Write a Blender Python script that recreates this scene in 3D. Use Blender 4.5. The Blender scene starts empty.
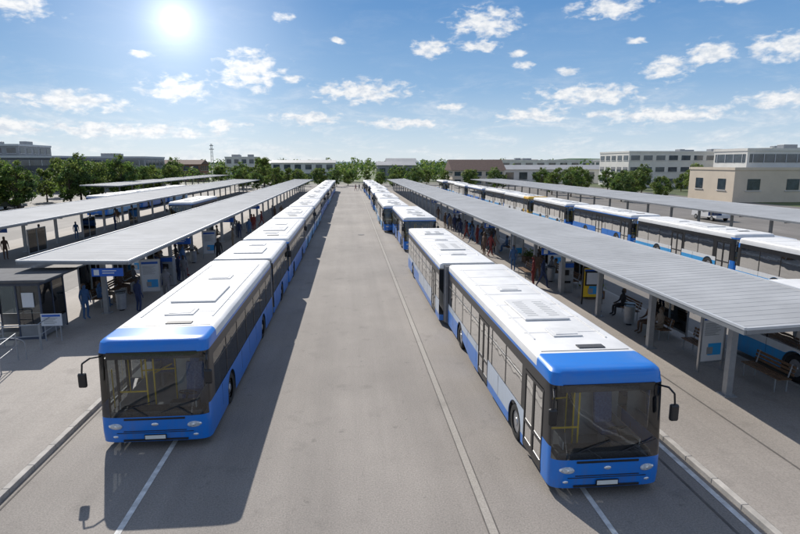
import bpy, math, random
from mathutils import Vector, Matrix, noise
random.seed(7)
R=math.radians
scene=bpy.context.scene
COL=scene.collection
# ---------------------------------------------------------------- materials
def new_mat(name):
    m=bpy.data.materials.new(name); m.use_nodes=True
    nt=m.node_tree; b=nt.nodes["Principled BSDF"]
    return m,nt,b
def mat(name,col,rough=.5,metal=0,var=.12,scale=3.0,coat=0,bump=0,bscale=40,spec=.5,detail=6):
    m,nt,b=new_mat(name)
    b.inputs["Roughness"].default_value=rough; b.inputs["Metallic"].default_value=metal
    b.inputs["Coat Weight"].default_value=coat; b.inputs["Coat Roughness"].default_value=.06
    b.inputs["Specular IOR Level"].default_value=spec
    tc=nt.nodes.new("ShaderNodeTexCoord"); n=nt.nodes.new("ShaderNodeTexNoise")
    n.inputs["Scale"].default_value=scale; n.inputs["Detail"].default_value=detail; n.inputs["Roughness"].default_value=.6
    nt.links.new(tc.outputs["Object"],n.inputs["Vector"])
    r=nt.nodes.new("ShaderNodeValToRGB")
    r.color_ramp.elements[0].position=.3; r.color_ramp.elements[1].position=.7
    r.color_ramp.elements[0].color=[c*(1-var) for c in col]+[1]
    r.color_ramp.elements[1].color=[min(1,c*(1+var)) for c in col]+[1]
    nt.links.new(n.outputs["Fac"],r.inputs["Fac"]); nt.links.new(r.outputs["Color"],b.inputs["Base Color"])
    if bump:
        n2=nt.nodes.new("ShaderNodeTexNoise"); n2.inputs["Scale"].default_value=bscale; n2.inputs["Detail"].default_value=4
        nt.links.new(tc.outputs["Object"],n2.inputs["Vector"])
        bp=nt.nodes.new("ShaderNodeBump"); bp.inputs["Strength"].default_value=bump; bp.inputs["Distance"].default_value=.02
        nt.links.new(n2.outputs["Fac"],bp.inputs["Height"]); nt.links.new(bp.outputs["Normal"],b.inputs["Normal"])
    return m
def glass(name,tint,rough=.02,refl=.06,wob=.15):
    m=bpy.data.materials.new(name); m.use_nodes=True; nt=m.node_tree; nt.nodes.clear()
    o=nt.nodes.new("ShaderNodeOutputMaterial"); t=nt.nodes.new("ShaderNodeBsdfTransparent"); t.inputs[0].default_value=(*tint,1)
    g=nt.nodes.new("ShaderNodeBsdfGlossy"); g.inputs["Roughness"].default_value=rough
    tc=nt.nodes.new("ShaderNodeTexCoord"); n=nt.nodes.new("ShaderNodeTexNoise"); n.inputs["Scale"].default_value=.8
    nt.links.new(tc.outputs["Object"],n.inputs["Vector"])
    bp=nt.nodes.new("ShaderNodeBump"); bp.inputs["Strength"].default_value=wob; bp.inputs["Distance"].default_value=.02
    nt.links.new(n.outputs["Fac"],bp.inputs["Height"]); nt.links.new(bp.outputs["Normal"],g.inputs["Normal"])
    f=nt.nodes.new("ShaderNodeFresnel"); f.inputs[0].default_value=1.5
    a=nt.nodes.new("ShaderNodeMath"); a.operation='ADD'; a.inputs[1].default_value=refl; a.use_clamp=True
    nt.links.new(f.outputs[0],a.inputs[0])
    x=nt.nodes.new("ShaderNodeMixShader"); nt.links.new(a.outputs[0],x.inputs[0]); nt.links.new(t.outputs[0],x.inputs[1]); nt.links.new(g.outputs[0],x.inputs[2])
    nt.links.new(x.outputs[0],o.inputs[0]); return m
def paint(name,col,rough=.36,dirt=(.16,.14,.12),amt=.45,coat=.25):
    m,nt,b=new_mat(name); L=nt.links
    b.inputs["Roughness"].default_value=rough; b.inputs["Coat Weight"].default_value=coat; b.inputs["Coat Roughness"].default_value=.10
    tc=nt.nodes.new("ShaderNodeTexCoord"); sp=nt.nodes.new("ShaderNodeSeparateXYZ"); L.new(tc.outputs["Object"],sp.inputs[0])
    mp=nt.nodes.new("ShaderNodeMapping"); mp.inputs["Scale"].default_value=(2.5,2.5,.7); L.new(tc.outputs["Object"],mp.inputs[0])
    n=nt.nodes.new("ShaderNodeTexNoise"); n.inputs["Scale"].default_value=2; n.inputs["Detail"].default_value=8; n.inputs["Roughness"].default_value=.65; L.new(mp.outputs[0],n.inputs["Vector"])
    mr=nt.nodes.new("ShaderNodeMapRange"); mr.inputs["From Min"].default_value=.25; mr.inputs["From Max"].default_value=1.0; mr.inputs["To Min"].default_value=1.0; mr.inputs["To Max"].default_value=.25; L.new(sp.outputs["Z"],mr.inputs["Value"])
    r=nt.nodes.new("ShaderNodeMapRange"); r.inputs["From Min"].default_value=.42; r.inputs["From Max"].default_value=.8; L.new(n.outputs["Fac"],r.inputs["Value"])
    mu=nt.nodes.new("ShaderNodeMath"); mu.operation='MULTIPLY'; L.new(mr.outputs[0],mu.inputs[0]); L.new(r.outputs[0],mu.inputs[1])
    mu2=nt.nodes.new("ShaderNodeMath"); mu2.operation='MULTIPLY'; L.new(mu.outputs[0],mu2.inputs[0]); mu2.inputs[1].default_value=amt
    mx=nt.nodes.new("ShaderNodeMix"); mx.data_type='RGBA'; L.new(mu2.outputs[0],mx.inputs["Factor"])
    mx.inputs["A"].default_value=(*col,1); mx.inputs["B"].default_value=(*dirt,1); L.new(mx.outputs["Result"],b.inputs["Base Color"])
    return m
def ground_mat(name,base,patch=.25,fine=.25,scale=.12,joint=None,spots=False):
    m,nt,b=new_mat(name); L=nt.links; N=nt.nodes
    tc=N.new("ShaderNodeTexCoord")
    def nz(s,d,mp=None,rg=.6):
        n=N.new("ShaderNodeTexNoise"); n.inputs["Scale"].default_value=s; n.inputs["Detail"].default_value=d; n.inputs["Roughness"].default_value=rg
        if mp:
            q=N.new("ShaderNodeMapping"); q.inputs["Scale"].default_value=mp; L.new(tc.outputs["Object"],q.inputs[0]); L.new(q.outputs[0],n.inputs["Vector"])
        else: L.new(tc.outputs["Object"],n.inputs["Vector"])
        return n
    def rng(o,a,bb,c,d):
        r=N.new("ShaderNodeMapRange"); r.inputs["From Min"].default_value=a; r.inputs["From Max"].default_value=bb; r.inputs["To Min"].default_value=c; r.inputs["To Max"].default_value=d; L.new(o,r.inputs["Value"]); return r.outputs[0]
    def mul(a,bb):
        q=N.new("ShaderNodeMath"); q.operation='MULTIPLY'; L.new(a,q.inputs[0]); L.new(bb,q.inputs[1]); return q.outputs[0]
    big=rng(nz(scale,5).outputs["Fac"],.3,.7,1-patch,1+patch)
    streak=rng(nz(.5,6,(1.6,.05,1)).outputs["Fac"],.35,.7,1+patch*.5,1-patch*.7)
    fin=rng(nz(28,3).outputs["Fac"],.3,.7,1-fine,1+fine)
    stain=rng(nz(.9,3).outputs["Fac"],.60,.8,1,.72)
    f=mul(mul(big,streak),mul(fin,stain))
    if spots:
        f=mul(f,rng(nz(2.2,4).outputs["Fac"],.64,.72,1,.74))
        f=mul(f,rng(nz(.35,7,(1,.3,1),.7).outputs["Fac"],.3,.7,.90,1.10))
    if joint:
        br=N.new("ShaderNodeTexBrick"); br.inputs["Scale"].default_value=1; br.inputs["Brick Width"].default_value=joint; br.inputs["Row Height"].default_value=joint; br.offset=0
        br.inputs["Mortar Size"].default_value=.008; br.inputs["Color1"].default_value=(1,1,1,1); br.inputs["Color2"].default_value=(.97,.97,.97,1); br.inputs["Mortar"].default_value=(.87,.87,.87,1)
        L.new(tc.outputs["Object"],br.inputs["Vector"]); f=mul(f,br.outputs["Color"])
    vm=N.new("ShaderNodeVectorMath"); vm.operation='SCALE'; vm.inputs[0].default_value=base; L.new(f,vm.inputs["Scale"])
    L.new(vm.outputs[0],b.inputs["Base Color"]); b.inputs["Roughness"].default_value=.78; b.inputs["Specular IOR Level"].default_value=.4
    bp=N.new("ShaderNodeBump"); bp.inputs["Strength"].default_value=.35; bp.inputs["Distance"].default_value=.01
    L.new(nz(60,3).outputs["Fac"],bp.inputs["Height"]); L.new(bp.outputs["Normal"],b.inputs["Normal"])
    return m
M={}
M['blue']=paint("bus_blue_paint",(.006,.185,.64))
M['blue2']=paint("bus_light_blue_paint",(.03,.36,.76))
M['white']=paint("bus_white_paint",(.78,.78,.77),rough=.38,coat=.2)
M['roof']=mat("bus_roof_white",(.77,.755,.73),rough=.6,var=.12,scale=.9,coat=.0)
M['roofpod']=mat("roof_pod_plastic",(.68,.67,.65),rough=.6,var=.08,scale=3)
M['silver']=paint("bus_silver_paint",(.48,.56,.66),rough=.3,coat=.4)
M['yellowp']=paint("bus_yellow_paint",(.80,.45,.02))
M['black']=mat("black_trim",(.018,.018,.02),rough=.35,var=.2)
M['rubber']=mat("tyre_rubber",(.022,.021,.02),rough=.85,var=.2,bump=.3)
M['dark']=mat("dark_underbody",(.012,.012,.012),rough=.9)
M['rim']=mat("rim_metal",(.42,.43,.45),rough=.35,metal=.7)
M['grille']=mat("grille_dark",(.06,.06,.065),rough=.6,var=.5,scale=30)
M['slat']=mat("vent_slat_grey",(.38,.38,.375),rough=.6,var=.2,scale=20)
M['lampglass']=mat("headlamp_lens",(.50,.53,.56),rough=.08,var=.3,scale=18,coat=1)
M['chrome']=mat("lamp_reflector",(.80,.82,.85),rough=.12,metal=.6,var=.2,scale=14)
M['plate']=mat("number_plate",(.75,.75,.7),rough=.5,var=.05)
M['amber']=mat("amber_lens",(.7,.2,.02),rough=.2)
M['red']=mat("red_lens",(.5,.02,.02),rough=.2)
M['wsglass']=glass("windscreen_glass",(.86,.90,.90),refl=.05,wob=.5)
M['sideglass']=glass("tinted_side_glass",(.17,.185,.20),refl=.07,wob=.5)
M['clearglass']=glass("clear_glass",(.72,.8,.8),refl=.04)
M['smoke']=glass("smoked_glass",(.35,.40,.44),refl=.08)
M['seat']=mat("seat_fabric",(.10,.15,.30),rough=.9,var=.3,scale=20)
M['inter']=mat("interior_grey",(.42,.42,.42),rough=.8)
M['yellow']=mat("yellow_rail",(.85,.56,.03),rough=.4,var=.05)
M['bellows']=mat("bellows_rubber",(.20,.20,.205),rough=.8,var=.2)
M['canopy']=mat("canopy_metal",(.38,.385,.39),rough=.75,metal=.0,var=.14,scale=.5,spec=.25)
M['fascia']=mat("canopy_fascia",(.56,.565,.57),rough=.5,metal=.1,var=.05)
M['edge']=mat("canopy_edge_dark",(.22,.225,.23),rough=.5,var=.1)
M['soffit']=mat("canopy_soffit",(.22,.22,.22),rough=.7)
M['post']=mat("galvanised_post",(.34,.35,.36),rough=.45,metal=.3,var=.12,scale=5)
M['dkblue']=mat("dark_blue_frame",(.05,.065,.10),rough=.4,var=.1)
M['dkroof']=mat("shelter_roof_grey",(.11,.112,.118),rough=.8,var=.2,spec=.2)
M['signblue']=mat("sign_blue",(.01,.10,.45),rough=.4,var=.05)
M['signwhite']=mat("sign_white",(.66,.67,.68),rough=.4,var=.05)
M['wood']=mat("bench_wood",(.16,.09,.045),rough=.7,var=.35,scale=12)
M['steel']=mat("brushed_steel",(.45,.46,.47),rough=.35,metal=.8)
M['asphalt']=ground_mat("asphalt_weathered",(.262,.234,.206),patch=.17,fine=.26,spots=True)
M['asph2']=ground_mat("asphalt_yard",(.185,.168,.150),patch=.2,fine=.25,spots=True)
M['pave']=ground_mat("concrete_paving",(.325,.290,.255),patch=.14,fine=.18,joint=2.4)
M['kerb']=mat("kerb_concrete",(.42,.39,.35),rough=.85,var=.25,scale=2.5,bump=.3)
M['strip']=ground_mat("concrete_channel",(.33,.30,.262),patch=.15,fine=.2)
M['gap']=mat("joint_dark",(.12,.107,.096),rough=.9,var=.3)
M['line']=mat("worn_white_marking",(.64,.63,.60),rough=.8,var=.3,scale=5)
M['grass']=ground_mat("field_ground",(.10,.125,.045),patch=.4,fine=.3,scale=.01)
M['bark']=mat("bark",(.10,.075,.055),rough=.95,var=.4,scale=8)
def leafmat(name,col):
    m,nt,b=new_mat(name); L=nt.links
    g=nt.nodes.new("ShaderNodeNewGeometry"); n=nt.nodes.new("ShaderNodeTexNoise"); n.inputs["Scale"].default_value=.9; n.inputs["Detail"].default_value=3
    L.new(g.outputs["Position"],n.inputs["Vector"]); r=nt.nodes.new("ShaderNodeValToRGB"); r.color_ramp.elements[0].position=.35; r.color_ramp.elements[1].position=.68
    r.color_ramp.elements[0].color=[c*.5 for c in col]+[1]; r.color_ramp.elements[1].color=[c*1.55 for c in col]+[1]
    L.new(n.outputs["Fac"],r.inputs[0]); L.new(r.outputs[0],b.inputs["Base Color"]); b.inputs["Roughness"].default_value=.65
    tr=nt.nodes.new("ShaderNodeBsdfTranslucent"); L.new(r.outputs[0],tr.inputs[0]); mx=nt.nodes.new("ShaderNodeMixShader"); mx.inputs[0].default_value=.5
    L.new(b.outputs[0],mx.inputs[1]); L.new(tr.outputs[0],mx.inputs[2]); L.new(mx.outputs[0],nt.nodes["Material Output"].inputs[0]); return m
M['leaf']=leafmat("leaf_green",(.12,.19,.038)); M['leaf2']=leafmat("leaf_olive",(.165,.215,.050)); M['leaf3']=leafmat("leaf_dark",(.065,.12,.034))
# ---------------------------------------------------------------- mesh builder
class MB:
    def __init__(s): s.v=[];s.f=[];s.m=[]
    def box(s,cx,cy,cz,sx,sy,sz,m=0,rot=None):
        b=len(s.v); c=Vector((cx,cy,cz))
        for dx in(-1,1):
            for dy in(-1,1):
                for dz in(-1,1):
                    p=Vector((dx*sx/2,dy*sy/2,dz*sz/2))
                    if rot is not None: p=rot@p
                    s.v.append(tuple(c+p))
        for q in((0,1,3,2),(4,6,7,5),(0,4,5,1),(2,3,7,6),(0,2,6,4),(1,5,7,3)):
            s.f.append([b+i for i in q]); s.m.append(m)
        return s
    def cyl(s,p0,p1,r0,r1=None,n=10,m=0,caps=True):
        r1=r0 if r1 is None else r1
        p0=Vector(p0);p1=Vector(p1);d=(p1-p0).normalized()
        u=d.orthogonal().normalized(); w=d.cross(u); b=len(s.v)
        for p,r in((p0,r0),(p1,r1)):
            for i in range(n):
                a=2*math.pi*i/n; s.v.append(tuple(p+u*math.cos(a)*r+w*math.sin(a)*r))
        for i in range(n):
            j=(i+1)%n; s.f.append([b+i,b+j,b+n+j,b+n+i]); s.m.append(m)
        if caps:
            s.f.append([b+i for i in range(n)][::-1]); s.m.append(m); s.f.append([b+n+i for i in range(n)]); s.m.append(m)
        return s
    def tube(s,pts,r,n=8,m=0):
        for a,b in zip(pts[:-1],pts[1:]): s.cyl(a,b,r,r,n,m)
        return s
    def ell(s,c,rx,ry,rz,m=0,nu=12,nv=8,rot=None):
        b=len(s.v); c=Vector(c)
        for i in range(nv+1):
            t=math.pi*i/nv
            for j in range(nu):
                a=2*math.pi*j/nu; p=Vector((rx*math.sin(t)*math.cos(a),ry*math.sin(t)*math.sin(a),rz*math.cos(t)))
                if rot is not None: p=rot@p
                s.v.append(tuple(c+p))
        for i in range(nv):
            for j in range(nu):
                k=(j+1)%nu; s.f.append([b+i*nu+j,b+(i+1)*nu+j,b+(i+1)*nu+k,b+i*nu+k]); s.m.append(m)
        return s
    def quad(s,a,b,c,d,m=0):
        k=len(s.v); s.v+= [tuple(a),tuple(b),tuple(c),tuple(d)]; s.f.append([k,k+1,k+2,k+3]); s.m.append(m); return s
    def mesh(s,name,mats,smooth=None):
        me=bpy.data.meshes.new(name); me.from_pydata(s.v,[],s.f); 
        for q in mats: me.materials.append(M[q] if isinstance(q,str) else q)
        me.polygons.foreach_set("material_index",s.m)
        if smooth:
            me.shade_smooth(); me.set_sharp_from_angle(angle=R(smooth))
        me.update(); return me
    def build(s,name,mats,parent=None,loc=(0,0,0),smooth=None,bevel=0,rot=(0,0,0)):
        o=bpy.data.objects.new(name,s.mesh(name,mats,smooth)); COL.objects.link(o); o.location=loc; o.rotation_euler=rot
        if parent: o.parent=parent
        if bevel:
            bm=o.modifiers.new("bevel",'BEVEL'); bm.width=bevel; bm.segments=2; bm.limit_method='ANGLE'
        return o
def empty(name,loc,label,cat,group=None,rotz=0):
    o=bpy.data.objects.new(name,None); COL.objects.link(o); o.location=loc; o.rotation_euler=(0,0,rotz); o.empty_display_size=.3
    tag(o,label,cat,group); return o
def tag(o,label,cat,group=None):
    o["label"]=label; o["category"]=cat
    if group: o["group"]=group
    return o
def dup(root,loc,rotz=None,label=None,scale=None,group=None):
    def rec(o,par):
        c=o.copy(); COL.objects.link(c)
        if par: c.parent=par
        for ch in list(o.children): rec(ch,c)
        return c
    c=rec(root,None); c.location=loc
    if rotz is not None: c.rotation_euler=(0,0,rotz)
    if scale: c.scale=scale
    if label: c["label"]=label
    if group: c["group"]=group
    return c
def structure(o): o["kind"]="structure"; return o
# ---------------------------------------------------------------- bus
ZS=[.21,.48,.88,1.14,2.26,2.52,2.60,2.70,2.77,2.815,2.84]
YF=[.03,0,.01,.03,.14,.18,.195,.215,.25,.31,.41]
WS=[1.355,1.365,1.365,1.36,1.36,1.36,1.358,1.352,1.335,1.29,1.22]
def shell(root,y0,L,wheels,style,front=True,rear=True,doors=(),cap=True):
    NF=22; NR=10; sf=.62 if front else .12; sr=L-(.28 if rear else .12)
    CY=1.12
    st=set([sf,sr])
    if front: st.add(CY)
    n=max(1,round((sr-sf-.2)/1.5)); pitch=(sr-sf-.2)/n; allw=[]
    for k in range(n):
        a=sf+.1+k*pitch+.03; allw.append((a,a+pitch-.06))
    left=[]; right=list(allw)
    for a,b in allw:
        segs=[(a,b)]
        for d0,d1 in doors:
            ns=[]
            for p,q in segs:
                if q<=d0 or p>=d1: ns.append((p,q))
                else:
                    if d0-.06-p>.35: ns.append((p,d0-.06))
                    if q-(d1+.06)>.35: ns.append((d1+.06,q))
            segs=ns
        left+=segs
    for a,b in left+right: st.update((round(a,3),round(b,3)))
    for a,b in doors: st.update((a,b))
    RA=.56
    for w in wheels:
        for k in range(13): st.add(round(w+RA*math.cos(math.pi*k/12),4))
    S=sorted(st); S=[s for i,s in enumerate(S) if i==0 or s-S[i-1]>.004]
    def zbot(y):
        for w in wheels:
            if abs(y-w)<RA: return max(.21,.48+math.sqrt(max(0,RA*RA-(y-w)**2)))
        return .21
    cols=[('L',s) for s in reversed(S)]
    for k in range(1,NF): cols.append(('F',-90+180*k/NF))
    cols+=[('R',s) for s in S]
    for k in range(1,NR): cols.append(('B',90-180*k/NR))
    N=len(cols)
    def pt(i,c):
        z=ZS[i];w=WS[i];yf=YF[i] if front else 0
        yr=L-((YF[i]*.5) if rear else 0)
        kind,t=c
        if kind in 'LR':
            yy=t
            if i>5 and front and t<3.0: yy=t+(yf)*(1-(t-sf)/(3.0-sf))*.75
            if i>5 and rear and t>L-2: yy=t-(YF[i]*.45)*(1-(L-t)/2)
            zz=max(zbot(t),z) if i<=2 else z
            if i==1: zz=max(z,zbot(t)+.01) 
            if i==2: zz=max(z,zbot(t)+.02)
            return ((-w if kind=='L' else w),y0+yy,zz)
        e=2/6.4
        if kind=='F':
            a=R(t); x=w*math.copysign(abs(math.sin(a))**e,a); sy=sf
            if i>5 and front: sy=sf+yf*.75
            d=max(.05,sy-yf); yy=yf+d*(1-abs(math.cos(a))**e)
            return (x,y0+yy,z)
        a=R(t); x=w*math.copysign(abs(math.sin(a))**e,a); sy=sr
        if i>5 and rear: sy=sr-YF[i]*.45
        d=max(.05,yr-sy); yy=yr-d*(1-abs(math.cos(a))**e)
        return (x,y0+yy,z)
    V=[[pt(i,c) for c in cols] for i in range(len(ZS))]
    body=MB(); mats=['yellowp' if style=='Y' else 'blue','white','roof','black','silver','inter','yellowp' if style=='Y' else 'blue2','roofpod']
    for i in range(len(ZS)): body.v+=V[i]
    ws=MB(); rw=MB(); ws.v=list(body.v); rw.v=list(body.v)
    def isdoor(c,c2):
        if c[0]=='L' and c2[0]=='L':
            m=(c[1]+c2[1])/2
            return any(a<m<b for a,b in doors)
        return False
    for i in range(len(ZS)-1):
        for j in range(N):
            k=(j+1)%N; c,c2=cols[j],cols[k]
            f=[i*N+j,i*N+k,(i+1)*N+k,(i+1)*N+j]
            ym=(V[i][j][1]+V[i][k][1])/2-y0; xm=abs(V[3][j][0]+V[3][k][0])/2
            onfront=(c[0]=='F' or c2[0]=='F'); onback=(c[0]=='B' or c2[0]=='B')
            side=not onfront and not onback
            if i<4 and isdoor(c,c2): continue
            if onfront and not front and 1<=i<=5: continue
            if onback and not rear and 1<=i<=5: continue
            mt=0
            if i<=2:
                if style=='A': mt=0
                elif style=='B': mt=0 if (onfront or ym<2.0 and front) or i==0 or (i==1 and ym>7.2) else 4
                elif style=='Y': mt=0 if (onfront or ym<2.6) else 1
                else: mt=0 if onfront else (6 if i<2 else 1)
            elif i==3:
                mt=3
                if side:
                    m=(c[1]+c2[1])/2
                    if any(a<m<b for a,b in (left if c[0]=='L' else right)): continue
            elif i==4: mt=3
            elif i==5: mt=0 if (style in 'AB') else 1
            else: mt=2
            if style=='Y' and i>=5 and ym<2.4: mt=0
            if i>=6 and not cap and onfront and style!='Y': mt=2
            if cap and i>=5 and front and (onfront or (side and max(c[1],c2[1])<=CY+.01)): mt=0
            if not cap and i==5 and onfront: mt=0
            if front and onfront and 2<=i<=4 and xm<1.325:
                ws.f.append(f); ws.m.append(0); continue
            if rear and onback and i==3 and xm<1.1:
                rw.f.append(f); rw.m.append(0); continue
            if onback and i==4 and rear: mt=0
            body.f.append(f); body.m.append(mt)
    i=len(ZS)-1; nS=len(S); nfr=2*nS+NF-1
    base=i*N
    for j in range(nfr//2):
        a,b=j,j+1; cc,d=nfr-1-j,nfr-2-j
        if a>=d: break
        mt=2
        if (cap or style=='Y') and front and (cols[b][0]=='F' or (cols[b][0]=='L' and cols[a][1]<=CY+.01)): mt=0
        if b==d: body.f.append([base+a,base+b,base+cc])
        else: body.f.append([base+a,base+b,base+d,base+cc])
        body.m.append(mt)
    body.f.append([base+0,base+nfr-1]+[base+q for q in range(nfr,N)]); body.m.append(2)
    yy=sf+.9
    while yy<sr-.3:
        if all(abs(yy-w)>RA+.05 for w in wheels):
            for s in(-1,1):
                if s==-1 and any(a-.05<yy<b+.05 for a,b in doors): continue
                body.box(s*1.3655,y0+yy,.80,.004,.012,.62,3)
        if yy>2: body.box(0,y0+yy,2.842,2.2,.03,.010,7)
        yy+=1.45
    if front:
        body.box(0,y0+.175,2.535,2.2,.03,.016,3)
        body.box(0,y0+1.50,2.842,2.3,.025,.008,3)
    for s,lst in((-1,left),(1,right)):
        for a,b in lst: body.box(s*1.3575,y0+(a+b)/2,1.93,.012,b-a-.02,.028,3)
    def clean(mb):
        used=sorted(set(q for f in mb.f for q in f)); mp={u:n for n,u in enumerate(used)}
        mb.v=[mb.v[u] for u in used]; mb.f=[[mp[q] for q in f] for f in mb.f]; return mb
    ya,yb=y0+.35,y0+L-.15
    body.box(0,(ya+yb)/2,.36,1.9,yb-ya,.06,5)
    for sx in(-1,1):
        body.box(sx*.95,(ya+yb)/2,.74,.02,yb-ya,.80,5)
        for w in wheels: body.box(sx*1.15,y0+w,1.14,.38,1.3,.03,5)
    clean(body).build("body",mats,root,smooth=28)
    if front: clean(ws).build("windscreen",['wsglass'],root,smooth=60)
    if rear: clean(rw).build("rear_window",['sideglass'],root,smooth=60)
    for s,lst in((-1,left),(1,right)):
        for a,b in lst:
            q=MB(); x=s*1.352
            q.quad((x,y0+a-.01,1.13),(x,y0+b+.01,1.13),(x,y0+b+.01,2.27),(x,y0+a-.01,2.27))
            q.build("window",['sideglass'],root)
    for a,b in doors:
        q=MB(); x=-1.352; mid=(a+b)/2
        for p in(a+.03,mid-.03,mid+.03,b-.03): q.box(x,y0+p,1.26,.04,.05,1.86,0)
        for z in(.38,.95,2.19): q.box(x,y0+mid,z,.036,b-a,.08 if z>.5 else .20,0)
        for p in(a+.12,b-.12): q.cyl((x+.09,y0+p,.6),(x+.09,y0+p,1.9),.017,m=1)
        d=q.build("door",['black','yellow'],root)
        g=MB()
        g.quad((x,y0+a+.05,.45),(x,y0+mid-.05,.45),(x,y0+mid-.05,2.15),(x,y0+a+.05,2.15)); g.quad((x,y0+mid+.05,.45),(x,y0+b-.05,.45),(x,y0+b-.05,2.15),(x,y0+mid+.05,2.15))
        g.build("door_glass",['sideglass'],d)
    for w in wheels:
        for s in(-1,1): make_wheel(root,s*1.19,y0+w,s)
WH={}
def make_wheel(root,x,y,s):
    if s not in WH:
        t=MB(); n=28
        prof=[(.30,-.13),(.42,-.145),(.47,-.12),(.48,-.05),(.48,.05),(.47,.12),(.42,.145),(.30,.13)]
        for i in range(n):
            a=2*math.pi*i/n
            for r,o in prof: t.v.append((o,r*math.cos(a),r*math.sin(a)))
        K=len(prof)
        for i in range(n):
            j=(i+1)%n
            for k in range(K-1): t.f.append([i*K+k,i*K+k+1,j*K+k+1,j*K+k]); t.m.append(0)
        rim=MB(); rim.cyl((-.1,0,0),(s*.07,0,0),.30,.30,24,0); rim.cyl((s*.07,0,0),(s*.12,0,0),.13,.10,14,0)
        for k in range(10):
            a=2*math.pi*k/10; rim.cyl((s*.07,.19*math.cos(a),.19*math.sin(a)),(s*.095,.19*math.cos(a),.19*math.sin(a)),.018,.018,6,1)
        for k in range(8):
            a=2*math.pi*(k+.5)/8; rim.cyl((s*.068,.25*math.cos(a),.25*math.sin(a)),(s*.073,.25*math.cos(a),.25*math.sin(a)),.028,.028,8,1)
        hub=MB().cyl((-.12*s,0,0),(.0,0,0),.31,.31,12)
        WH[s]=(t.mesh("tyre",['rubber'],50),rim.mesh("rim",['rim','black'],40),hub.mesh("wheel",['dark']))
    me=WH[s]
    w=bpy.data.objects.new("wheel",me[2]); COL.objects.link(w); w.parent=root; w.location=(x,y,.48)
    for nm,k in(("tyre",0),("rim",1)):
        c=bpy.data.objects.new(nm,me[k]); COL.objects.link(c); c.parent=w
def roof_gear(root,y0,L,rear_part=False):
    zr=2.840
    def pod(y,lx,ly,h):
        q=MB(); q.box(0,y,zr+h/2,lx,ly,h,0); o=q.build("air_conditioner",['roofpod'],root,bevel=.03)
        for sx in(-1,1):
            g=MB()
            for k in range(9): g.box(sx*lx*.24,y-ly*.34+k*ly*.085,zr+h+.002,lx*.24,ly*.018,.004,0)
            g.build("vent_grille",['slat'],o)
    def hatch(y,dark=False,x=0):
        q=MB(); q.box(x,y,zr+.018,.82,.72,.036,0); q.box(x,y,zr+.042,.62,.52,.02,1 if dark else 0); q.build("roof_hatch",['roofpod','grille'],root,bevel=.012)
    if L>9:
        hatch(y0+2.9,False); pod(y0+5.2,1.40,2.3,.06); hatch(y0+8.1)
        if rear_part: pod(y0+L-2.6,1.3,1.3,.06)
        if not rear_part:
            q=MB(); q.box(.25,y0+1.75,zr+.015,.70,.24,.02,0); q.build("roof_vent",['grille'],root,bevel=.006)
        for sx in(-1,1): MB().box(sx*1.0,y0+L/2+.6,zr+.010,.05,L-3.6,.03,0).build("roof_rail",['roofpod'],root,bevel=.01)
    else:
        pod(y0+L*.42,1.4,1.7,.06); hatch(y0+L-1.5)
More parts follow.
